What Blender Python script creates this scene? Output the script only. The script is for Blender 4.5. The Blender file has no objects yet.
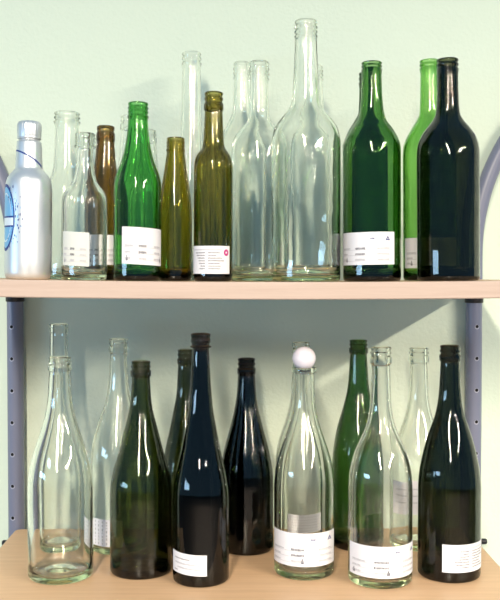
import bpy, bmesh, math, random
from mathutils import Vector

random.seed(7)
scene = bpy.context.scene
COL = scene.collection
PI = math.pi

# ------------------------------------------------------------------ materials
def nodes_of(name):
    m = bpy.data.materials.new(name); m.use_nodes = True
    nt = m.node_tree; nt.nodes.clear()
    return m, nt, nt.nodes.new('ShaderNodeOutputMaterial')

def simple(name, color, rough=0.5, metal=0.0, spec=0.5):
    m, nt, out = nodes_of(name)
    b = nt.nodes.new('ShaderNodeBsdfPrincipled')
    b.inputs['Base Color'].default_value = (*color, 1)
    b.inputs['Roughness'].default_value = rough
    b.inputs['Metallic'].default_value = metal
    b.inputs['Specular IOR Level'].default_value = spec
    nt.links.new(b.outputs[0], out.inputs[0])
    return m

def glass(name, sigma, wavy=0.0, scale=14.0):
    """Real refracting glass; sigma = absorption per metre for R, G, B."""
    m, nt, out = nodes_of(name)
    g = nt.nodes.new('ShaderNodeBsdfGlass')
    g.inputs['Roughness'].default_value = 0.0
    g.inputs['IOR'].default_value = 1.5
    nt.links.new(g.outputs[0], out.inputs['Surface'])
    d = max(sigma)
    v = nt.nodes.new('ShaderNodeVolumeAbsorption')
    v.inputs['Density'].default_value = d
    v.inputs['Color'].default_value = (1 - sigma[0]/d, 1 - sigma[1]/d, 1 - sigma[2]/d, 1)
    nt.links.new(v.outputs[0], out.inputs['Volume'])
    if wavy:
        tc = nt.nodes.new('ShaderNodeTexCoord')
        mp = nt.nodes.new('ShaderNodeMapping'); mp.inputs['Scale'].default_value = (1, 1, 0.45)
        n = nt.nodes.new('ShaderNodeTexNoise'); n.inputs['Scale'].default_value = scale; n.inputs['Detail'].default_value = 1.0
        bp = nt.nodes.new('ShaderNodeBump'); bp.inputs['Strength'].default_value = 1.0; bp.inputs['Distance'].default_value = wavy
        nt.links.new(tc.outputs['Object'], mp.inputs[0]); nt.links.new(mp.outputs[0], n.inputs['Vector'])
        nt.links.new(n.outputs['Fac'], bp.inputs['Height']); nt.links.new(bp.outputs[0], g.inputs['Normal'])
    return m

GLASS = {
    'clear': glass('clear_glass', (5.0, 3.0, 8.5), 0.0016),
    'clear_wavy': glass('clear_wavy_glass', (5.5, 3.0, 9.0), 0.0055),
    'green': glass('emerald_glass', (350, 115, 400), 0.0007),
    'bottle_green': glass('bottle_green_glass', (330, 185, 440), 0.0007),
    'bottle_green2': glass('deep_green_glass', (430, 285, 560), 0.0007),
    'light_green': glass('light_green_glass', (205, 80, 310), 0.0012),
    'amber': glass('olive_amber_glass', (165, 200, 560), 0.0007),
    'amber2': glass('dark_amber_glass', (215, 250, 620), 0.0007),
    'brown': glass('brown_glass', (220, 320, 640), 0.0012),
    'olive': glass('olive_glass', (420, 380, 640), 0.0007),
    'dark_olive': glass('dark_olive_glass', (480, 460, 760), 0.0012),
    'black': glass('black_glass', (1500, 1400, 1500), 0.0012),
    'black_olive': glass('black_olive_glass', (620, 590, 900), 0.0016),
    'black_blue': glass('black_blue_glass', (1500, 1350, 1150), 0.0016),
}

def wall_material():
    m, nt, out = nodes_of('mint_painted_plaster')
    b = nt.nodes.new('ShaderNodeBsdfPrincipled')
    b.inputs['Base Color'].default_value = (0.70, 0.80, 0.69, 1)
    b.inputs['Roughness'].default_value = 0.75
    b.inputs['Specular IOR Level'].default_value = 0.25
    tc = nt.nodes.new('ShaderNodeTexCoord')
    n1 = nt.nodes.new('ShaderNodeTexNoise'); n1.inputs['Scale'].default_value = 45; n1.inputs['Detail'].default_value = 4
    n2 = nt.nodes.new('ShaderNodeTexNoise'); n2.inputs['Scale'].default_value = 160; n2.inputs['Detail'].default_value = 2
    ad = nt.nodes.new('ShaderNodeMath'); ad.operation = 'ADD'
    bp = nt.nodes.new('ShaderNodeBump'); bp.inputs['Strength'].default_value = 0.2; bp.inputs['Distance'].default_value = 0.004
    nt.links.new(tc.outputs['Object'], n1.inputs['Vector']); nt.links.new(tc.outputs['Object'], n2.inputs['Vector'])
    nt.links.new(n1.outputs['Fac'], ad.inputs[0]); nt.links.new(n2.outputs['Fac'], ad.inputs[1])
    nt.links.new(ad.outputs[0], bp.inputs['Height']); nt.links.new(bp.outputs[0], b.inputs['Normal'])
    nt.links.new(b.outputs[0], out.inputs[0])
    return m

def wood_material(name, light, dark):
    m, nt, out = nodes_of(name)
    b = nt.nodes.new('ShaderNodeBsdfPrincipled')
    b.inputs['Roughness'].default_value = 0.42
    b.inputs['Specular IOR Level'].default_value = 0.4
    tc = nt.nodes.new('ShaderNodeTexCoord')
    mp = nt.nodes.new('ShaderNodeMapping'); mp.inputs['Scale'].default_value = (3.0, 55.0, 90.0)
    n = nt.nodes.new('ShaderNodeTexNoise'); n.inputs['Scale'].default_value = 2.2; n.inputs['Detail'].default_value = 6; n.inputs['Distortion'].default_value = 0.6
    mp2 = nt.nodes.new('ShaderNodeMapping'); mp2.inputs['Scale'].default_value = (14.0, 260.0, 260.0)
    n2 = nt.nodes.new('ShaderNodeTexNoise'); n2.inputs['Scale'].default_value = 3.0; n2.inputs['Detail'].default_value = 2
    mx = nt.nodes.new('ShaderNodeMath'); mx.operation = 'MULTIPLY_ADD'; mx.inputs[1].default_value = 0.4
    cr = nt.nodes.new('ShaderNodeValToRGB')
    cr.color_ramp.elements[0].position = 0.35; cr.color_ramp.elements[0].color = (*dark, 1)
    cr.color_ramp.elements[1].position = 0.95; cr.color_ramp.elements[1].color = (*light, 1)
    L = nt.links.new
    L(tc.outputs['Object'], mp.inputs[0]); L(mp.outputs[0], n.inputs['Vector'])
    L(tc.outputs['Object'], mp2.inputs[0]); L(mp2.outputs[0], n2.inputs['Vector'])
    L(n2.outputs['Fac'], mx.inputs[0]); L(n.outputs['Fac'], mx.inputs[2])
    L(mx.outputs[0], cr.inputs[0]); L(cr.outputs[0], b.inputs['Base Color'])
    L(b.outputs[0], out.inputs[0])
    return m

def brushed_aluminium():
    m, nt, out = nodes_of('satin_aluminium')
    b = nt.nodes.new('ShaderNodeBsdfPrincipled')
    b.inputs['Base Color'].default_value = (0.70, 0.73, 0.78, 1)
    b.inputs['Metallic'].default_value = 0.72
    b.inputs['Roughness'].default_value = 0.38
    nt.links.new(b.outputs[0], out.inputs[0])
    return m

WALL = wall_material()
WOOD = wood_material('beech_laminate', (0.79, 0.525, 0.325), (0.67, 0.425, 0.245))
EDGE = wood_material('beech_edge_band', (0.555, 0.43, 0.375), (0.475, 0.355, 0.30))
STEEL = simple('grey_blue_powder_coat', (0.19, 0.205, 0.30), 0.38)
BLACKPL = simple('black_plastic', (0.012, 0.012, 0.016), 0.4)
HOLE_SHADE = simple('painted_hole_shade', (0.004, 0.004, 0.006), 0.9)  # near-black colour standing in for the shade inside the tube holes
CHROME = simple('zinc_screw', (0.75, 0.75, 0.78), 0.3, 0.9)
PAPER = simple('white_paper', (0.80, 0.79, 0.85), 0.7)
PAPER_GREY = simple('grey_paper', (0.66, 0.68, 0.66), 0.8)  # greyer, rougher paper than the other labels
INK = simple('grey_ink', (0.12, 0.12, 0.15), 0.8)
INK_LIGHT = simple('pale_grey_ink', (0.46, 0.46, 0.51), 0.8)
INK_BLUE = simple('blue_ink', (0.03, 0.05, 0.22), 0.7)
INK_PINK = simple('magenta_ink', (0.50, 0.02, 0.22), 0.7)
PRINT_SKY = simple('sky_blue_print', (0.20, 0.48, 0.80), 0.4, 0.3)
PRINT_NAVY = simple('navy_print', (0.012, 0.04, 0.24), 0.4)
PRINT_WHITE = simple('silver_white_print', (0.72, 0.80, 0.92), 0.4, 0.2)
ALU = brushed_aluminium()

def ball_material():
    m, nt, out = nodes_of('white_translucent_plastic')
    b = nt.nodes.new('ShaderNodeBsdfPrincipled')
    b.inputs['Base Color'].default_value = (0.74, 0.71, 0.82, 1)
    b.inputs['Roughness'].default_value = 0.35
    b.inputs['Subsurface Weight'].default_value = 0.3
    b.inputs['Subsurface Radius'].default_value = (0.01, 0.01, 0.01)
    b.inputs['Subsurface Scale'].default_value = 0.5
    nt.links.new(b.outputs[0], out.inputs[0])
    return m
BALL = ball_material()

# ------------------------------------------------------------------ mesh helpers
def link(name, bm, mats, parent=None, smooth=True):
    me = bpy.data.meshes.new(name)
    bm.normal_update()
    bm.to_mesh(me); bm.free()
    for m in (mats if isinstance(mats, (list, tuple)) else [mats]): me.materials.append(m)
    if smooth:
        for p in me.polygons: p.use_smooth = True
    o = bpy.data.objects.new(name, me); COL.objects.link(o)
    if parent: o.parent = parent
    return o

def tag(o, label, cat, group=None):
    o['label'] = label; o['category'] = cat
    if group: o['group'] = group
    return o

def lathe(bm, prof, seg=72, mat=0):
    """Revolve (r, z) pairs about z; r == 0 closes with a pole."""
    rings = []
    for r, z in prof:
        if r < 1e-6: rings.append([bm.verts.new((0, 0, z))])
        else: rings.append([bm.verts.new((r*math.cos(2*PI*i/seg), r*math.sin(2*PI*i/seg), z)) for i in range(seg)])
    for a, b in zip(rings, rings[1:]):
        for i in range(seg):
            j = (i+1) % seg
            if len(a) == 1 and len(b) == 1: continue
            if len(a) == 1: f = bm.faces.new((a[0], b[j], b[i]))
            elif len(b) == 1: f = bm.faces.new((a[i], a[j], b[0]))
            else: f = bm.faces.new((a[i], a[j], b[j], b[i]))
            f.material_index = mat

def pchip(pts):
    """Monotone cubic through (x, y) points."""
    xs = [p[0] for p in pts]; ys = [p[1] for p in pts]; n = len(xs)
    h = [xs[i+1]-xs[i] for i in range(n-1)]; d = [(ys[i+1]-ys[i])/h[i] for i in range(n-1)]
    m = [d[0]] + [0.0]*(n-2) + [d[-1]]
    for i in range(1, n-1):
        if d[i-1]*d[i] > 0:
            w1 = 2*h[i]+h[i-1]; w2 = h[i]+2*h[i-1]
            m[i] = (w1+w2)/(w1/d[i-1]+w2/d[i])
    def f(x):
        if x <= xs[0]: return ys[0]
        if x >= xs[-1]: return ys[-1]
        i = max(k for k in range(n-1) if xs[k] <= x)
        t = (x-xs[i])/h[i]
        return ((1+2*t)*(1-t)**2*ys[i] + t*(1-t)**2*h[i]*m[i] + t*t*(3-2*t)*ys[i+1] + t*t*(t-1)*h[i]*m[i+1])
    return f

FINISH = {   # mouth shapes: (height fraction, radius fraction)
    'screw': [(0,.90),(.04,1),(.17,1),(.22,.90),(.32,.90),(.37,.985),(.44,.985),(.49,.90),(.57,.90),(.62,.985),(.69,.985),(.74,.90),(.82,.90),(.87,.95),(.93,.95),(.98,.92),(1,.87)],
    'band': [(0,.88),(.05,1),(.40,1),(.46,.88),(.56,.88),(.61,.965),(.70,.965),(.75,.89),(.84,.89),(.88,.95),(.95,.95),(.985,.92),(1,.87)],
    'cork': [(0,.91),(.10,.92),(.18,1),(.45,1),(.50,.96),(.60,.96),(.66,1),(.92,1),(.98,.96),(1,.90)],
    'crown': [(0,.94),(.06,1),(.50,1),(.58,.95),(.66,.86),(.72,.90),(.76,.94),(.92,.94),(.98,.91),(1,.86)],
    'flange': [(0,.86),(.03,1.06),(.13,1.08),(.17,.90),(.34,.90),(.40,1),(.62,1),(.67,.93),(.73,.93),(.78,1),(.93,1),(.985,.95),(1,.89)],
    'bead': [(0,.82),(.10,.98),(.25,1),(.80,1),(.95,.97),(1,.90)],
}

BOTTLES = {
  'clear_a': {'glass': 'clear', 'x': -0.2515, 'y': -0.2, 'z': 0.3952, 'R': 28.89, 'pts': [(120.0, 28.89), (134.4, 26.73), (148.7, 21.67), (163.1, 18.49), (186.0, 17.34), (217.5, 16.76)], 'fin': ('band', 215.8, 238.7, 19.21)},
  'clear_b': {'glass': 'clear', 'x': -0.2015, 'y': -0.335, 'z': 0.3945, 'R': 29.13, 'pts': [(95.9, 29.13), (104.9, 28.48), (113.9, 25.38), (120.4, 20.2), (126.8, 16.05), (142.2, 12.3), (155.1, 11.13), (169.2, 10.62)], 'fin': ('screw', 169.8, 188.4, 13.59)},
  'brown': {'glass': 'brown', 'x': -0.1894, 'y': -0.24, 'z': 0.3943, 'R': 28.01, 'pts': [(109.0, 28.01), (125.7, 24.5), (142.4, 18.2), (160.5, 15.12), (178.5, 13.44), (192.4, 12.32)], 'fin': ('crown', 191.9, 213.4, 13.02)},
  'clear_c': {'glass': 'clear', 'x': -0.1687, 'y': -0.13, 'z': 0.3941, 'R': 30.45, 'pts': [(124.3, 30.45), (139.5, 28.17), (159.1, 21.32), (174.2, 17.81), (196.9, 15.23), (227.1, 13.4)], 'fin': ('band', 226.2, 247.3, 14.92)},
  'clear_d': {'glass': 'clear', 'x': -0.1335, 'y': -0.22, 'z': 0.3937, 'R': 27.03, 'pts': [(111.3, 27.03), (128.2, 24.18), (149.4, 17.78), (170.6, 14.79), (194.6, 13.09)], 'fin': ('band', 193.9, 211.6, 13.94)},
  'green': {'glass': 'green', 'x': -0.1331, 'y': -0.335, 'z': 0.3937, 'R': 30.55, 'pts': [(117.3, 30.55), (128.9, 29.52), (139.2, 26.67), (149.4, 22.53), (158.4, 19.68), (171.3, 16.57), (194.4, 13.46), (208.5, 12.43)], 'fin': ('screw', 208.0, 228.5, 13.59)},
  'amber_a': {'glass': 'amber', 'x': -0.0866, 'y': -0.3, 'z': 0.3933, 'R': 22.4, 'pts': [(78.6, 22.4), (101.1, 21.6), (121.0, 19.07), (138.2, 16.4), (154.1, 14.14), (171.3, 11.6)], 'fin': ('screw', 170.9, 189.4, 12.8)},
  'amber_b': {'glass': 'amber2', 'x': -0.0351, 'y': -0.33, 'z': 0.3929, 'R': 25.23, 'pts': [(144.3, 25.23), (153.4, 24.7), (161.1, 22.49), (166.3, 19.5), (171.4, 15.6), (177.9, 13.78), (195.9, 12.61), (220.4, 11.44)], 'fin': ('band', 219.3, 243.7, 12.74)},
  'clear_e': {'glass': 'clear', 'x': -0.0747, 'y': -0.14, 'z': 0.3932, 'R': 28.72, 'pts': [(106.3, 28.72), (128.8, 25.69), (158.9, 19.65), (196.4, 16.93), (241.3, 15.11), (316.0, 13.6)], 'fin': ('band', 314.1, 341.0, 14.96)},
  'clear_f': {'glass': 'clear', 'x': 0.0015, 'y': -0.175, 'z': 0.3928, 'R': 38.29, 'pts': [(191.9, 38.29), (209.4, 32.4), (224.0, 23.56), (235.7, 17.67), (247.3, 13.25), (292.4, 11.19)], 'fin': ('screw', 291.2, 318.8, 12.66)},
  'clear_g': {'glass': 'clear', 'x': 0.0256, 'y': -0.26, 'z': 0.3927, 'R': 38.59, 'pts': [(169.2, 38.59), (186.9, 37.21), (197.9, 33.07), (206.1, 26.87), (212.9, 20.67), (221.1, 15.71), (232.0, 14.06), (272.8, 12.68)], 'fin': ('screw', 271.1, 299.7, 14.47)},
  'clear_h': {'glass': 'clear_wavy', 'x': 0.0852, 'y': -0.335, 'z': 0.3927, 'R': 44.54, 'pts': [(180.0, 44.54), (195.3, 41.43), (205.6, 35.6), (213.3, 29.13), (221.0, 22.79), (229.9, 18.9), (259.4, 16.18), (313.0, 13.98)], 'fin': ('screw', 310.3, 334.6, 15.28)},
  'clear_i': {'glass': 'clear', 'x': 0.1095, 'y': -0.16, 'z': 0.3927, 'R': 37.23, 'pts': [(197.0, 37.23), (216.2, 34.25), (235.4, 23.83), (253.0, 15.64), (295.7, 13.7)], 'fin': ('screw', 294.0, 317.6, 14.89)},
  'green_b': {'glass': 'bottle_green', 'x': 0.1711, 'y': -0.335, 'z': 0.3929, 'R': 37.16, 'pts': [(164.3, 37.16), (174.6, 36.51), (184.8, 33.14), (197.7, 25.89), (207.9, 18.64), (220.7, 15.28), (246.3, 13.21), (267.4, 12.69)], 'fin': ('band', 265.6, 281.7, 13.85)},
  'dark_j': {'glass': 'bottle_green2', 'x': 0.1852, 'y': -0.2, 'z': 0.393, 'R': 36.12, 'pts': [(195.3, 36.12), (213.9, 28.89), (228.3, 20.23), (242.6, 13.29), (275.4, 11.85)], 'fin': ('band', 274.1, 298.4, 13.29)},
  'green_k': {'glass': 'light_green', 'x': 0.2694, 'y': -0.23, 'z': 0.3937, 'R': 38.11, 'pts': [(174.9, 38.11), (186.1, 37.4), (200.1, 33.17), (214.1, 25.41), (225.3, 18.35), (236.5, 14.11), (290.9, 12.7)], 'fin': ('band', 289.0, 308.6, 14.54)},
  'dark_l': {'glass': 'black_olive', 'x': 0.2704, 'y': -0.335, 'z': 0.3937, 'R': 39.88, 'pts': [(166.1, 39.88), (176.4, 38.19), (187.9, 33.66), (198.2, 26.54), (207.2, 19.42), (214.9, 15.54), (232.8, 13.98), (264.8, 13.21)], 'fin': ('band', 263.2, 285.2, 14.5)},
  'low_a2': {'glass': 'clear_wavy', 'x': -0.2398, 'y': -0.3028, 'z': 0.0, 'R': 43.11, 'pts': [(113.7, 43.11), (133.9, 41.78), (154.1, 38.05), (174.2, 31.93), (201.1, 23.28), (221.2, 18.36), (241.3, 15.7), (272.0, 14.1)], 'fin': ('band', 273.4, 292.2, 15.57)},
  'low_a1': {'glass': 'clear', 'x': -0.2665, 'y': -0.1752, 'z': 0.0, 'R': 37.54, 'pts': [(105.5, 37.54), (127.9, 35.34), (157.6, 29.45), (202.1, 19.14), (246.5, 13.99), (314.5, 12.66)], 'fin': ('cork', 316.0, 329.4, 14.13)},
  'low_b': {'glass': 'clear', 'x': -0.1782, 'y': -0.1801, 'z': 0.0, 'R': 42.24, 'pts': [(106.6, 42.24), (128.9, 41.95), (158.5, 38.14), (188.1, 29.34), (214.7, 19.51), (232.4, 15.84), (254.5, 13.79), (285.4, 12.17)], 'fin': ('band', 287.5, 308.1, 14.37)},
  'low_c': {'glass': 'olive', 'x': -0.1341, 'y': -0.2852, 'z': 0.0, 'R': 42.26, 'pts': [(102.7, 42.26), (116.3, 41.58), (136.8, 37.8), (164.1, 29.7), (191.3, 22.95), (218.5, 16.2), (232.1, 14.18), (262.0, 12.29)], 'fin': ('band', 263.4, 284.7, 13.91)},
  'low_d': {'glass': 'dark_olive', 'x': -0.0786, 'y': -0.1888, 'z': 0.0, 'R': 37.89, 'pts': [(93.8, 37.89), (108.6, 37.16), (145.4, 31.33), (174.8, 24.77), (207.1, 18.21), (226.1, 14.57), (268.6, 11.95)], 'fin': ('band', 270.7, 292.5, 13.26)},
  'low_e': {'glass': 'black_blue', 'x': -0.0516, 'y': -0.3205, 'z': 0.0, 'R': 37.36, 'pts': [(104.7, 37.36), (118.0, 36.7), (144.5, 32.11), (170.9, 25.95), (197.4, 20.97), (226.5, 16.12), (263.4, 13.11), (304.2, 11.01)], 'fin': ('flange', 305.5, 324.5, 13.11)},
  'low_f': {'glass': 'black', 'x': 0.0095, 'y': -0.1874, 'z': 0.0, 'R': 39.39, 'pts': [(97.9, 39.39), (115.6, 38.22), (145.1, 33.11), (174.5, 25.53), (206.9, 17.5), (226.0, 14.59), (253.8, 12.54)], 'fin': ('band', 255.3, 279.4, 13.57)},
  'low_g': {'glass': 'clear', 'x': 0.0868, 'y': -0.2915, 'z': 0.0, 'R': 40.83, 'pts': [(117.8, 40.83), (138.2, 38.95), (158.5, 34.25), (178.9, 27.53), (199.2, 20.82), (222.2, 15.44), (239.8, 13.83), (268.1, 13.16)], 'fin': ('bead', 269.5, 276.8, 16.38)},
  'low_g2': {'glass': 'clear', 'x': 0.0892, 'y': -0.1841, 'z': 0.0, 'R': 38.02, 'pts': [(114.9, 38.02), (137.1, 36.56), (159.2, 32.17), (181.3, 24.86), (203.4, 18.28), (225.5, 14.62), (284.3, 12.28)], 'fin': ('band', 285.8, 303.1, 13.45)},
  'low_h': {'glass': 'bottle_green2', 'x': 0.1754, 'y': -0.1717, 'z': 0.0, 'R': 38.83, 'pts': [(119.7, 38.83), (142.0, 36.91), (171.8, 32.03), (201.6, 23.62), (231.3, 16.53), (246.1, 14.76), (283.2, 12.4)], 'fin': ('band', 284.7, 305.1, 14.02)},
  'low_i': {'glass': 'clear', 'x': 0.1845, 'y': -0.3242, 'z': 0.0, 'R': 42.07, 'pts': [(118.8, 42.07), (138.7, 40.9), (165.1, 35.28), (178.3, 30.05), (191.4, 24.17), (204.6, 18.95), (227.0, 14.37), (244.1, 13.33), (282.2, 12.02)], 'fin': ('band', 284.2, 306.8, 14.37)},
  'low_j': {'glass': 'clear', 'x': 0.2652, 'y': -0.1714, 'z': 0.0, 'R': 39.13, 'pts': [(109.2, 39.13), (127.1, 38.1), (149.4, 33.22), (168.8, 27.76), (189.6, 20.67), (204.5, 16.98), (223.8, 14.17), (269.8, 12.11)], 'fin': ('band', 271.8, 293.4, 14.77)},
  'low_k': {'glass': 'black_olive', 'x': 0.2804, 'y': -0.3042, 'z': 0.0, 'R': 41.59, 'pts': [(120.8, 41.59), (140.9, 39.6), (161.1, 35.61), (181.2, 30.56), (197.3, 25.25), (218.7, 18.34), (241.4, 14.88), (284.2, 12.62)], 'fin': ('band', 285.9, 307.2, 14.22)},
}


def bottle_mesh(b, wave=None):
    """Thick-walled bottle: outer skin, rounded lip, inner skin and a punted base."""
    R = b['R']; pts = b['pts']; ft, f0, f1, fr = b['fin']
    zsh = pts[0][0]
    rc = 5.0                                        # rounded heel
    outer = [(0, 5.0), (R*.3, 4.2), (R*.62, 1.6), (R*.74, 0.25), (R*.80, 0.0), (R-rc*.55, 0.35)]
    for k in range(1, 6):
        a = k/5*PI/2
        outer.append((R-rc*.55+rc*.55*math.sin(a), .35+rc*1.15*(1-math.cos(a))))
    zb = outer[-1][1]
    n = 14
    for k in range(1, n): outer.append((R, zb+(zsh-zb)*k/n))
    f = pchip(pts)
    zt = pts[-1][0]
    for k in range(0, 47):
        z = zsh+(zt-zsh)*k/46
        outer.append((f(z), z))
    for t, q in FINISH[ft]:
        z = f0+(f1-f0)*t
        if z > outer[-1][1]+.05: outer.append((fr*q, z))
    bore = min(fr*.70, pts[-1][1]*.76)
    inner = [(fr*.87-1.0, f1+.35), (bore+.9, f1+.3), (bore+.2, f1-.6), (bore, f1-2.5)]
    tw = 3.2
    for k in range(46, -1, -2):
        z = zsh+(zt-zsh)*k/46
        r0 = f(z); sl = (f(min(z+1, zt))-f(max(z-1, zsh)))/2
        nz = math.hypot(1, sl)
        inner.append((max(min(bore, r0*.76), r0-tw*min(nz, 2.2)), z-1.0))
    bt = 7.0
    for k in range(n-1, 0, -1):
        z = zb+(zsh-zb)*k/n
        if z < bt+5: continue
        w = 0.0
        if wave: w = wave(z/zsh)
        inner.append((R-tw-w, z))
    inner += [(R-tw-.6, bt+4), (R-tw-2.2, bt+1.4), (R-tw-5.5, bt), (R*.62, bt+.8), (R*.3, bt+5.5), (0, bt+7.5)]
    prof = [(r/1000, z/1000) for r, z in outer+inner]
    bm = bmesh.new(); lathe(bm, prof)
    bmesh.ops.recalc_face_normals(bm, faces=bm.faces[:])
    return bm

class Patch:
    """Thin printed paper wrapped on a bottle of radius r (m), angle 0 facing the room."""
    def __init__(s, r, a0, a1, z0, z1, tilt=0.0, corner=0.0):
        s.r, s.a0, s.a1, s.z0, s.z1, s.tilt = r, math.radians(a0), math.radians(a1), z0, z1, tilt
        s.bm = bmesh.new()
    def at(s, u, v, lift):
        a = s.a0+(s.a1-s.a0)*u; r = s.r+lift
        return (r*math.sin(a), -r*math.cos(a), s.z0+(s.z1-s.z0)*v+s.tilt*(u-.5))
    def sheet(s, mat=0, thick=.00012, lift=.00025, u0=0, u1=1, v0=0, v1=1):
        n = max(2, int(28*(u1-u0)))
        g = [[[s.bm.verts.new(s.at(u0+(u1-u0)*i/n, v, l)) for v in (v0, v1)] for i in range(n+1)] for l in (lift, lift+thick)]
        lo, hi = g
        def q(*v):
            s.bm.faces.new(v).material_index = mat
        for i in range(n):
            q(hi[i][0], hi[i+1][0], hi[i+1][1], hi[i][1]); q(lo[i][0], lo[i][1], lo[i+1][1], lo[i+1][0])
            q(lo[i][0], lo[i+1][0], hi[i+1][0], hi[i][0]); q(lo[i][1], hi[i][1], hi[i+1][1], lo[i+1][1])
        for i in (0, n): q(lo[i][0], hi[i][0], hi[i][1], lo[i][1])
    def ink(s, u0, u1, v0, v1, mat=1, lift=.00048):
        n = max(1, int(24*(u1-u0)))
        for i in range(n):
            a, b = u0+(u1-u0)*i/n, u0+(u1-u0)*(i+1)/n
            s.bm.faces.new([s.bm.verts.new(s.at(u, v, lift)) for u, v in ((a, v0), (b, v0), (b, v1), (a, v1))]).material_index = mat
    def poly(s, uv, mat=1, lift=.00048):
        s.bm.faces.new([s.bm.verts.new(s.at(u, v, lift)) for u, v in uv]).material_index = mat
    def band(s, outer, inner, mat=1, lift=.00048):
        n = len(outer)
        A = [s.bm.verts.new(s.at(u, v, lift)) for u, v in outer]; B = [s.bm.verts.new(s.at(u, v, lift)) for u, v in inner]
        for i in range(n):
            j = (i+1) % n
            s.bm.faces.new((A[i], A[j], B[j], B[i])).material_index = mat
    def word(s, u0, u1, v, h, rng, mat=1):
        u = u0
        while u < u1:
            w = rng.uniform(.006, .016)
            s.ink(u, min(u1, u+w), v-h*rng.uniform(.3, .5), v+h*rng.uniform(.3, .5), mat)
            u += w+rng.uniform(.003, .007)
    def done(s, parent, paper=None):
        o = link('label', s.bm, [paper or PAPER, INK, INK_LIGHT, INK_BLUE, INK_PINK], parent, smooth=False)
        return o

def form_print(p, rng, logo=True, icons=(.16,)):
    for k, v in enumerate((.50, .33, .16)):
        p.ink(.06, .95, v-.045, v-.035, 2)
        p.word(.07, .20+.06*(k == 0), v, .06, rng, 2)
        p.word(.36, .52, v, .07, rng, 1 if k < 2 else 2)
        p.word(.70, .90, v, .06, rng, 2)
    for u in icons: p.poly([(u, .09), (u+.035, .09), (u+.035, .17), (u+.024, .19), (u+.024, .24), (u+.011, .24), (u+.011, .19), (u, .17)], 1)
    if logo:
        p.band([(.83, .74), (.91, .74), (.87, .88)], [(.855, .775), (.885, .775), (.87, .82)], 3)
        p.word(.60, .66, .80, .05, rng, 3)

def table_print(p, rng, ring=False):
    p.word(.14, .80, .86, .05, rng, 2)
    for k in range(7):
        v = .75-.095*k
        L = rng.uniform(.10, .28)
        p.word(.46-L, .46, v, .045, rng, 1)
        p.word(.52, .52+rng.uniform(.12, .34), v, .045, rng, 1)
    if ring:
        c = [(.90+.06*math.cos(t*PI/10), .76+.12*math.sin(t*PI/10)) for t in range(20)]
        d = [(.90+.020*math.cos(t*PI/10), .76+.04*math.sin(t*PI/10)) for t in range(20)]
        p.band(c, d, 4)

# ------------------------------------------------------------------ the setting
def box(bm, x0, x1, y0, y1, z0, z1, mat=0):
    v = [bm.verts.new(p) for p in ((x0,y0,z0),(x1,y0,z0),(x1,y1,z0),(x0,y1,z0),(x0,y0,z1),(x1,y0,z1),(x1,y1,z1),(x0,y1,z1))]
    for f in ((3,2,1,0),(4,5,6,7),(0,1,5,4),(1,2,6,5),(2,3,7,6),(3,0,4,7)):
        bm.faces.new([v[i] for i in f]).material_index = mat

bm = bmesh.new(); box(bm, -3.2, 3.2, -0.05, 0.12, -1.0, 1.75)
o = link('wall_back', bm, WALL, smooth=False); o['kind'] = 'structure'
FLOORM = simple('dark_brown_linoleum', (0.12, 0.105, 0.10), 0.7)
bm = bmesh.new(); box(bm, -9, 9, -16, 0.12, -1.05, -1.0)
o = link('floor', bm, FLOORM, smooth=False); o['kind'] = 'structure'

# ------------------------------------------------------------------ shelf boards
def shelf_z(x):
    u = x/0.3
    return 0.3928+0.0022*u*u-0.001*u

def shelf(name, ztop, thick, x0, x1, y0, y1, rad=0.010):
    """Board with rounded corners; the top follows ztop(x)."""
    bm = bmesh.new()
    out = []
    for cx, cy, a0 in ((x1-rad, y1-rad, 0), (x0+rad, y1-rad, 90), (x0+rad, y0+rad, 180), (x1-rad, y0+rad, 270)):
        for k in range(7):
            a = math.radians(a0+15*k)
            out.append((cx+rad*math.cos(a), cy+rad*math.sin(a)))
        nxt = {0: (x1-rad, x0+rad, y1), 180: (x0+rad, x1-rad, y0)}.get(a0)
        if nxt:
            for k in range(1, 24):
                out.append((nxt[0]+(nxt[1]-nxt[0])*k/24, nxt[2]))
    e = 0.0012
    n = len(out)
    def ring(inset, dz):
        cx, cy = (x0+x1)/2, (y0+y1)/2
        r = []
        for x, y in out:
            sx = 1-inset/(abs(x1-x0)/2); sy = 1-inset/(abs(y1-y0)/2)
            X = cx+(x-cx)*sx; r.append(bm.verts.new((X, cy+(y-cy)*sy, ztop(X)+dz)))
        return r
    rings = [ring(e, 0), ring(e*.3, -e*.3), ring(0, -e), ring(0, -thick+e), ring(e, -thick)]
    for a, b in zip(rings, rings[1:]):
        for i in range(n):
            j = (i+1) % n
            bm.faces.new((a[i], b[i], b[j], a[j])).material_index = 1
    # top and underside as strips across the depth
    def half(r, flip):
        top = sorted([v for v in r if v.co.y > (y0+y1)/2], key=lambda v: v.co.x)
        bot = sorted([v for v in r if v.co.y <= (y0+y1)/2], key=lambda v: v.co.x)
        m = min(len(top), len(bot))
        for i in range(m-1):
            q = (bot[i], bot[i+1], top[i+1], top[i])
            bm.faces.new(q[::-1] if flip else q).material_index = 0
    half(rings[0], False); half(rings[-1], True)
    bmesh.ops.recalc_face_normals(bm, faces=bm.faces[:])
    return link(name, bm, [WOOD, EDGE], smooth=False)

FRONT, BACK = -0.413, -0.083
up = shelf('shelf_board', shelf_z, 0.0212, -0.362, 0.368, FRONT, BACK)
tag(up, 'upper beech shelf board carrying the row with the aluminium bottle', 'shelf', 'shelf boards of the bottle rack')
lowb = shelf('shelf_board', lambda x: 0.0, 0.0212, -0.354, 0.358, FRONT-.004, BACK)
tag(lowb, 'lower beech shelf board under the row with the white ball', 'shelf', 'shelf boards of the bottle rack')

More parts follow.
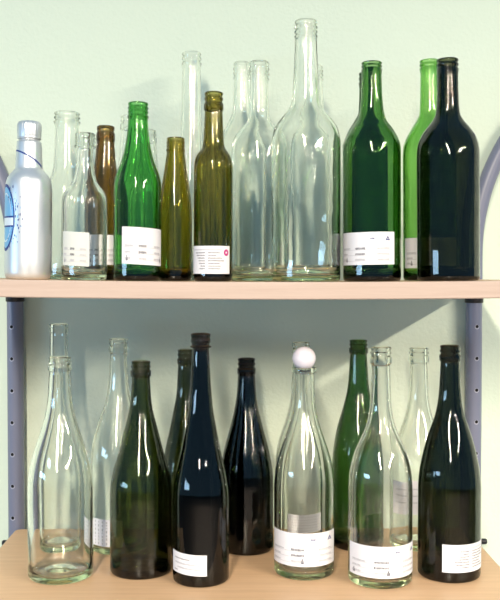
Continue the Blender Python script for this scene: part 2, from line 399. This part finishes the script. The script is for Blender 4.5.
# ------------------------------------------------------------------ tubular uprights
def tube_along(bm, path, r, seg=32, mat=0):
    rings = []
    for i, p in enumerate(path):
        t = (path[min(i+1, len(path)-1)]-path[max(i-1, 0)]).normalized()
        s = Vector((0, 1, 0)); u = s.cross(t).normalized()
        rings.append([bm.verts.new(p+r*(math.cos(2*PI*k/seg)*u+math.sin(2*PI*k/seg)*s)) for k in range(seg)])
    for a, b in zip(rings, rings[1:]):
        for k in range(seg):
            j = (k+1) % seg
            bm.faces.new((a[k], a[j], b[j], b[k])).material_index = mat
    bm.faces.new(rings[0][::-1]).material_index = mat; bm.faces.new(rings[-1]).material_index = mat

def upright(x, side, aim, label):
    """Straight perforated tube that bends outward in a wide arc above the upper shelf."""
    y, r, z1, R = -0.068, 0.0129, 0.435, 0.35
    path = [Vector((x, y, -1.0+1.445*k/40)) for k in range(40)]
    path = [p for p in path if p.z < z1]
    for k in range(0, 37):
        a = math.radians(85*k/36)
        path.append(Vector((x+side*R*(1-math.cos(a)), y, z1+R*math.sin(a))))
    bm = bmesh.new(); tube_along(bm, path, r)
    # shade of punched holes painted as dark discs in paler rings, every 5 cm
    dx, dy = math.sin(aim), -math.cos(aim)
    zs = [0.32-0.0505*k for k in range(-1, 26)]
    for z in zs:
        if abs(z-0.372) < .012 or abs(z+.02) < .012: continue
        c = Vector((x, y, z)); nrm = Vector((dx, dy, 0)); sx = Vector((-dy, dx, 0))
        for rr0, rr1, lift, mat in ((0.0, .0027, .00055, 1), (.0027, .0038, .0004, 2)):
            A = []
            for rr in (rr0, rr1):
                ringv = []
                for k in range(14):
                    a = 2*PI*k/14
                    off = rr*math.cos(a)
                    dep = math.sqrt(max(0, r*r-off*off))
                    ringv.append(bm.verts.new(c+nrm*(dep+lift)+sx*off+Vector((0, 0, rr*math.sin(a)-(.0007 if rr > .003 else 0)))))
                A.append(ringv)
            if rr0 == 0:
                bm.faces.new(A[1]).material_index = mat
                for v in A[0]: bm.verts.remove(v)
            else:
                for k in range(14):
                    j = (k+1) % 14
                    bm.faces.new((A[0][k], A[0][j], A[1][j], A[1][k])).material_index = mat
    o = link('shelf_upright', bm, [STEEL, HOLE_SHADE, simple('pale_hole_ring', (0.42, 0.43, 0.55), 0.3)])
    tag(o, label, 'shelf upright', 'tubular uprights of the bottle rack')
    for zt in (shelf_z(x)-.0212, -.0212):
        bm = bmesh.new()
        lathe(bm, [(r+.0002, zt-.0165), (.0138, zt-.0165), (.0146, zt-.0155), (.0146, zt-.0008), (.0138, zt), (r+.0002, zt)], 40)
        bmesh.ops.translate(bm, verts=bm.verts[:], vec=(x, y, 0))
        c = link('collar', bm, BLACKPL, o)
        c['label'] = 'black plastic collar clamped under the shelf'
        bm = bmesh.new()
        lathe(bm, [(0, 0), (.0022, 0), (.0028, .0012), (.0024, .0022), (0, .0028)], 16)
        s = link('screw', bm, CHROME, c)
        s.rotation_euler = (PI/2, 0, aim); s.location = (x+.0144*dx, y+.0144*dy, zt-.004)
    bm = bmesh.new()
    lathe(bm, [(0, 0), (.0042, 0), (.0046, .001), (.0046, .007), (.0036, .009), (0, .009)], 20)
    k = link('clamp_knob', bm, BLACKPL, o)
    k.rotation_euler = (0, side*PI/2, 0); k.location = (x+side*.0140, y, -.0265)
    return o

upright(-0.357, -1, -0.22, 'grey blue perforated steel upright beside the aluminium bottle, bending outward at the top')
upright(0.3735, 1, 0.14, 'grey blue perforated steel upright beside the tall black bottles, bending outward at the top')

# ------------------------------------------------------------------ bottles
UPG, LOG = 'empty bottles on the upper shelf', 'empty bottles on the lower shelf'
INFO = {
 'clear_a': ('glass_bottle', 'wide-necked clear bottle at the back, between aluminium bottle and short labelled clear one'),
 'clear_b': ('glass_bottle', 'short clear bottle with white label right of the aluminium bottle'),
 'brown': ('beer_bottle', 'brown beer bottle with beaded mouth, left behind the emerald green bottle'),
 'clear_c': ('glass_bottle', 'taller of the two clear bottles half hidden behind the emerald green bottle'),
 'clear_d': ('glass_bottle', 'shorter of the two clear bottles half hidden behind the emerald green bottle'),
 'green': ('beer_bottle', 'emerald green long-necked bottle with tilted white label on upper shelf'),
 'amber_a': ('glass_bottle', 'short unlabelled olive amber bottle with steeply tapering neck'),
 'amber_b': ('wine_bottle', 'dark amber wine bottle with white label and magenta ring mark'),
 'clear_e': ('wine_bottle', 'slim tall clear bottle standing behind the two amber bottles'),
 'clear_f': ('wine_bottle', 'clear wine bottle at the back, neck just left of an equally tall clear neck'),
 'clear_g': ('wine_bottle', 'unlabelled clear wine bottle with square shoulders between dark amber and largest clear bottle'),
 'clear_h': ('wine_bottle', 'largest and tallest clear bottle, wide rippled body at front of upper shelf'),
 'clear_i': ('wine_bottle', 'clear bottle hidden behind the largest clear bottle, neck showing at its right'),
 'green_b': ('wine_bottle', 'dark green wine bottle with wide white label and small blue triangle'),
 'dark_j': ('wine_bottle', 'deep green bottle almost wholly hidden behind the dark green labelled wine bottle'),
 'green_k': ('wine_bottle', 'light green wine bottle half hidden behind the black bottle on upper shelf'),
 'dark_l': ('wine_bottle', 'black square-shouldered wine bottle at the end of the upper shelf'),
 'low_a2': ('wine_bottle', 'unlabelled clear bottle at the front beside the left upright, lower shelf'),
 'low_a1': ('wine_bottle', 'clear bottle behind the unlabelled front clear one, its mouth rising above it'),
 'low_b': ('wine_bottle', 'clear bottle with white label at the back, left behind the dark olive bottle'),
 'low_c': ('wine_bottle', 'dark olive bottle without label at the front of the lower shelf'),
 'low_d': ('wine_bottle', 'black bottle squeezed behind the dark olive bottle and the tallest black one'),
 'low_e': ('wine_bottle', 'tallest bluish black bottle with small handwritten label and flanged mouth'),
 'low_f': ('wine_bottle', 'unlabelled black bottle at the back between tallest black bottle and ball-topped one'),
 'low_g': ('wine_bottle', 'clear bottle with white label whose mouth carries the white ball'),
 'low_g2': ('wine_bottle', 'clear bottle directly behind the ball-topped one, mouth showing above the ball'),
 'low_h': ('wine_bottle', 'deep green bottle at the back of the lower shelf'),
 'low_i': ('wine_bottle', 'clear bottle with white label in front of the deep green bottle'),
 'low_j': ('wine_bottle', 'clear bottle with worn label, left behind the black labelled bottle on lower shelf'),
 'low_k': ('wine_bottle', 'black bottle with white printed label at the end of the lower shelf'),
}
ROOT = {}
def grip(t):      # rippled inner wall of the largest bottle
    return 0.9*math.exp(-((t-.42)/.03)**2)+.35*math.sin(t*34)
for k, b in BOTTLES.items():
    name, lab = INFO[k]
    o = link(name, bottle_mesh(b, grip if k == 'clear_h' else None), GLASS[b['glass']])
    x = b['x']
    if b['z'] > .1:
        o.rotation_euler = (0, -math.atan((2*0.0022*x/0.3-0.001)/0.3), 0)
    o.location = (x, b['y'], b['z']+.0003)
    tag(o, lab, 'bottle', UPG if b['z'] > .1 else LOG)
    ROOT[k] = o

rng = random.Random(3)
def label(k, a0, a1, z0, z1, style, tilt=0.0, paper=None, **kw):
    p = Patch(BOTTLES[k]['R']/1000, a0, a1, z0/1000, z1/1000, tilt)
    p.sheet()
    if style == 'form': form_print(p, rng, **kw)
    elif style == 'table': table_print(p, rng)
    elif style == 'ring': table_print(p, rng, True)
    elif style == 'note':
        p.word(.15, .60, .72, .06, rng, 1)
        for v in (.50, .30): p.word(.15+.1*(v < .4), .85, v, .09, rng, 2)
        p.word(.12, .25, .14, .06, rng, 1)
    elif style == 'lines':
        for i in range(6): p.word(.06, .94, .86-.15*i, .02, rng, 2)
    elif style == 'worn':
        for i in range(3): p.word(.15, .15+rng.uniform(.3, .6), .75-.2*i, .04, rng, 2)
    elif style == 'marks':                          # text printed across, so it runs up the bottle
        for i in range(9):
            v = .06
            while v < .93:
                h = rng.uniform(.03, .10)
                p.ink(.09+.10*i, .118+.10*i, v, min(.94, v+h), 2); v += h+rng.uniform(.03, .08)
    return p.done(ROOT[k], paper)

label('clear_b', -54, 22, 18.1, 60.9, 'form', -.002, logo=False, icons=(.10,), paper=PAPER_GREY)
label('brown', -45, 45, 20.7, 61.7, 'form', 0, logo=False)
label('green', -32, 84, 20.2, 67.0, 'form', -.003, logo=False, icons=(.10, .90))
label('amber_b', -88, 57, 9.6, 45.2, 'ring')
label('green_b', -88, 40, 20.9, 62.1, 'form', .001)
label('green_k', -78, 60, 17.2, 58.9, 'form')
label('low_g', -84, 70, 18.8, 62.9, 'form', icons=(.48,))
label('low_i', -76, 82, 14.4, 55.3, 'form', icons=(.08, .50))
label('low_k', -25, 84, 14.7, 51.2, 'table')
label('low_e', -72, 14, 16.1, 43.2, 'note', -.002)
label('low_b', -82, 10, 12.4, 51.3, 'marks')
label('low_g2', -40, 58, 32.6, 58.5, 'lines')
label('low_j', -66, 14, 53.9, 103.3, 'worn', .002)

# white ball on the mouth of the clear bottle
g = BOTTLES['low_g']
bm = bmesh.new(); bmesh.ops.create_uvsphere(bm, u_segments=40, v_segments=24, radius=0.0158)
o = link('stopper_ball', bm, BALL)
o.location = (g['x']-.0005, g['y'], g['fin'][2]/1000+.0003+.0122)
tag(o, 'white translucent ball resting on the mouth of a clear bottle', 'ball')

# ------------------------------------------------------------------ aluminium bottle
def alu_bottle():
    X, Y = ALU_X, ALU_Y
    s = 1.165/900
    H = lambda y: (278.2-y)*s
    R = 22.9*s
    prof = [(0, .003), (R*.70, .003), (R*.78, 0), (R*.86, 0.0), (R*.92, .0012), (R*.975, .0045), (R, .0085)]
    prof += [(R, .0085+(H(193)-.0085)*k/8) for k in range(1, 9)]
    f = pchip([(H(193), R), (H(186), 22.5*s), (H(180), 21.4*s), (H(175), 18.8*s), (H(171), 15.2*s), (H(169), 13.7*s), (H(166), 13.3*s), (H(150), 12.5*s), (H(142.5), 11.9*s)])
    prof += [(f(H(193)+(H(142.5)-H(193))*k/36), H(193)+(H(142.5)-H(193))*k/36) for k in range(1, 37)]
    prof += [(11.5*s, H(142)), (10.2*s, H(141.4)), (10.2*s, H(139)), (10.5*s, H(124)), (0, H(124))]
    bm = bmesh.new(); lathe(bm, prof); bmesh.ops.recalc_face_normals(bm, faces=bm.faces[:])
    o = link('aluminium_bottle', bm, ALU)
    o.location = (X, Y, shelf_z(X)+.0004)
    o.rotation_euler = (0, -math.atan((2*0.0022*X/0.3-0.001)/0.3), 0)
    tag(o, 'satin aluminium bottle with blue printed badge at the end of upper shelf', 'bottle', UPG)
    # crimped cap
    bm = bmesh.new(); seg = 84
    rows = [(10.6, 139.6), (11.75, 139.2), (11.8, 138.6), (11.5, 138.0), (11.7, 137.2), (11.65, 126.5), (11.3, 124.6), (10.4, 122.6), (9.3, 122.0), (0, 121.9)]
    rings = []
    for r, y in rows:
        if r == 0: rings.append([bm.verts.new((0, 0, H(y)))]); continue
        w = .35 if 123 < y < 127 else 0
        rings.append([bm.verts.new(((r+w*math.sin(2*PI*k/seg*21))*s*math.cos(2*PI*k/seg), (r+w*math.sin(2*PI*k/seg*21))*s*math.sin(2*PI*k/seg), H(y))) for k in range(seg)])
    for a, b in zip(rings, rings[1:]):
        for k in range(seg):
            j = (k+1) % seg
            bm.faces.new((a[k], a[j], b[j], b[k]) if len(b) > 1 else (a[k], a[j], b[0]))
    c = link('cap', bm, ALU, o)
    # printed badge wrapped on the left flank
    p = Patch(R, -80, 8, H(252), H(184), 0)
    oval = lambda a, b, cx=.26, cy=.5: [(cx+a*math.cos(2*PI*t/40), cy+b*math.sin(2*PI*t/40)) for t in range(40)]
    L0 = .00012
    p.band(oval(.40, .485), oval(.36, .44), 1, L0+.00006)
    for i in range(8):
        q = i/8
        p.band(oval(.36*(1-q)+.001, .44*(1-q)+.001), oval(.36*(1-q-.125), .44*(1-q-.125)), 0, L0)
    p.band(oval(.29, .355), oval(.275, .335), 2, L0+.00005)
    p.ink(.02, .66, .36, .52, 1, L0+.00012); p.ink(.04, .62, .385, .495, 2, L0+.00018)
    r2 = random.Random(11)
    for i in range(70):
        t = r2.uniform(-1.2, 1.2); d = r2.uniform(.30, .66)
        u, v = .26+d*math.cos(t), .5+d*1.0*math.sin(t)*.9
        if 0 < u < 1 and .02 < v < .98:
            w = r2.uniform(.008, .03)
            p.ink(u, u+w, v, v+r2.uniform(.012, .035), r2.choice((0, 1, 1)), L0+.00015)
    e = link('badge', p.bm, [PRINT_SKY, PRINT_NAVY, PRINT_WHITE], o, smooth=False)
    e['label'] = 'blue oval printed badge with a white box across it'
    # navy line sweeping round the neck
    bm = bmesh.new(); prev = None
    for i in range(33):
        u = i/32; a = math.radians(-80+155*u)
        y = 151.5+19*max(0, u-.12)**1.6
        w = (.8+1.3*max(0, u-.6))*s
        z = H(y); r = f(z)+.00025
        v = [bm.verts.new((r*math.sin(a), -r*math.cos(a), z+dz)) for dz in (-w, w)]
        if prev: bm.faces.new((prev[0], v[0], v[1], prev[1]))
        prev = v
    n = link('neck_stripe', bm, PRINT_NAVY, o)
    n['label'] = 'thin navy line printed round the neck'
    return o
ALU_X, ALU_Y = -0.2737, -1.5+1.165
alu_bottle()

# ------------------------------------------------------------------ light
def area(name, loc, target, sx, sy, power, color):
    L = bpy.data.lights.new(name, 'AREA'); L.shape = 'RECTANGLE'; L.size = sx; L.size_y = sy
    L.energy = power; L.color = color
    o = bpy.data.objects.new(name, L); COL.objects.link(o); o.location = loc
    o.rotation_euler = (Vector(target)-Vector(loc)).to_track_quat('-Z', 'Y').to_euler()
    return o
# two rows of ceiling tubes running back into the room, and a window
a = area('ceiling_tube_light', (-0.40, -4.3, 1.62), (0, 0, 0), 0.16, 3.8, 345, (1.0, 0.88, 0.69))
b = area('ceiling_tube_light', (2.5, -3.6, 1.62), (0, 0, 0), 0.16, 3.2, 345, (1.0, 0.88, 0.69))
w = area('window_daylight', (-3.1, -2.2, 0.36), (0, -.1, 0.3), 1.5, 0.32, 22, (0.45, 0.72, 1.0))
for q in (a, b): q.rotation_euler = (0, 0, 0)

W = bpy.data.worlds.new('room_ambience'); scene.world = W; W.use_nodes = True
bg = W.node_tree.nodes['Background']
bg.inputs[0].default_value = (0.34, 0.69, 1.0, 1); bg.inputs[1].default_value = 0.37

# ------------------------------------------------------------------ camera
cam = bpy.data.cameras.new('camera'); cam.sensor_fit = 'VERTICAL'; cam.sensor_height = 36; cam.lens = 900/600*36
co = bpy.data.objects.new('camera', cam); COL.objects.link(co)
co.location = (0, -1.5, 0.40)
co.rotation_euler = (PI/2-math.atan(24/900), 0, -math.atan(10/900))
cam.clip_start = 0.01
scene.camera = co

# let the lamps shine through the glass (sharp refraction caustics on wall, shelf and paper)
for q in (a, b): q.data.cycles.is_caustics_light = True
for q in bpy.data.objects:
    if q.type != 'MESH': continue
    if q.get('category') == 'bottle' and q.name.startswith(('wine', 'glass', 'beer')): q.cycles.is_caustics_caster = True
    elif q.name.startswith(('wall', 'shelf', 'label')): q.cycles.is_caustics_receiver = True
vs = scene.view_settings
vs.view_transform = 'Standard'; vs.look = 'None'; vs.gamma = 1.0; vs.use_curve_mapping = False
vs.exposure = 0.18
cy = scene.cycles
cy.max_bounces = 40; cy.transmission_bounces = 40; cy.glossy_bounces = 8; cy.diffuse_bounces = 4
cy.transparent_max_bounces = 16
cy.use_denoising = True
cy.blur_glossy = 0.5
cy.sample_clamp_indirect = 0.0
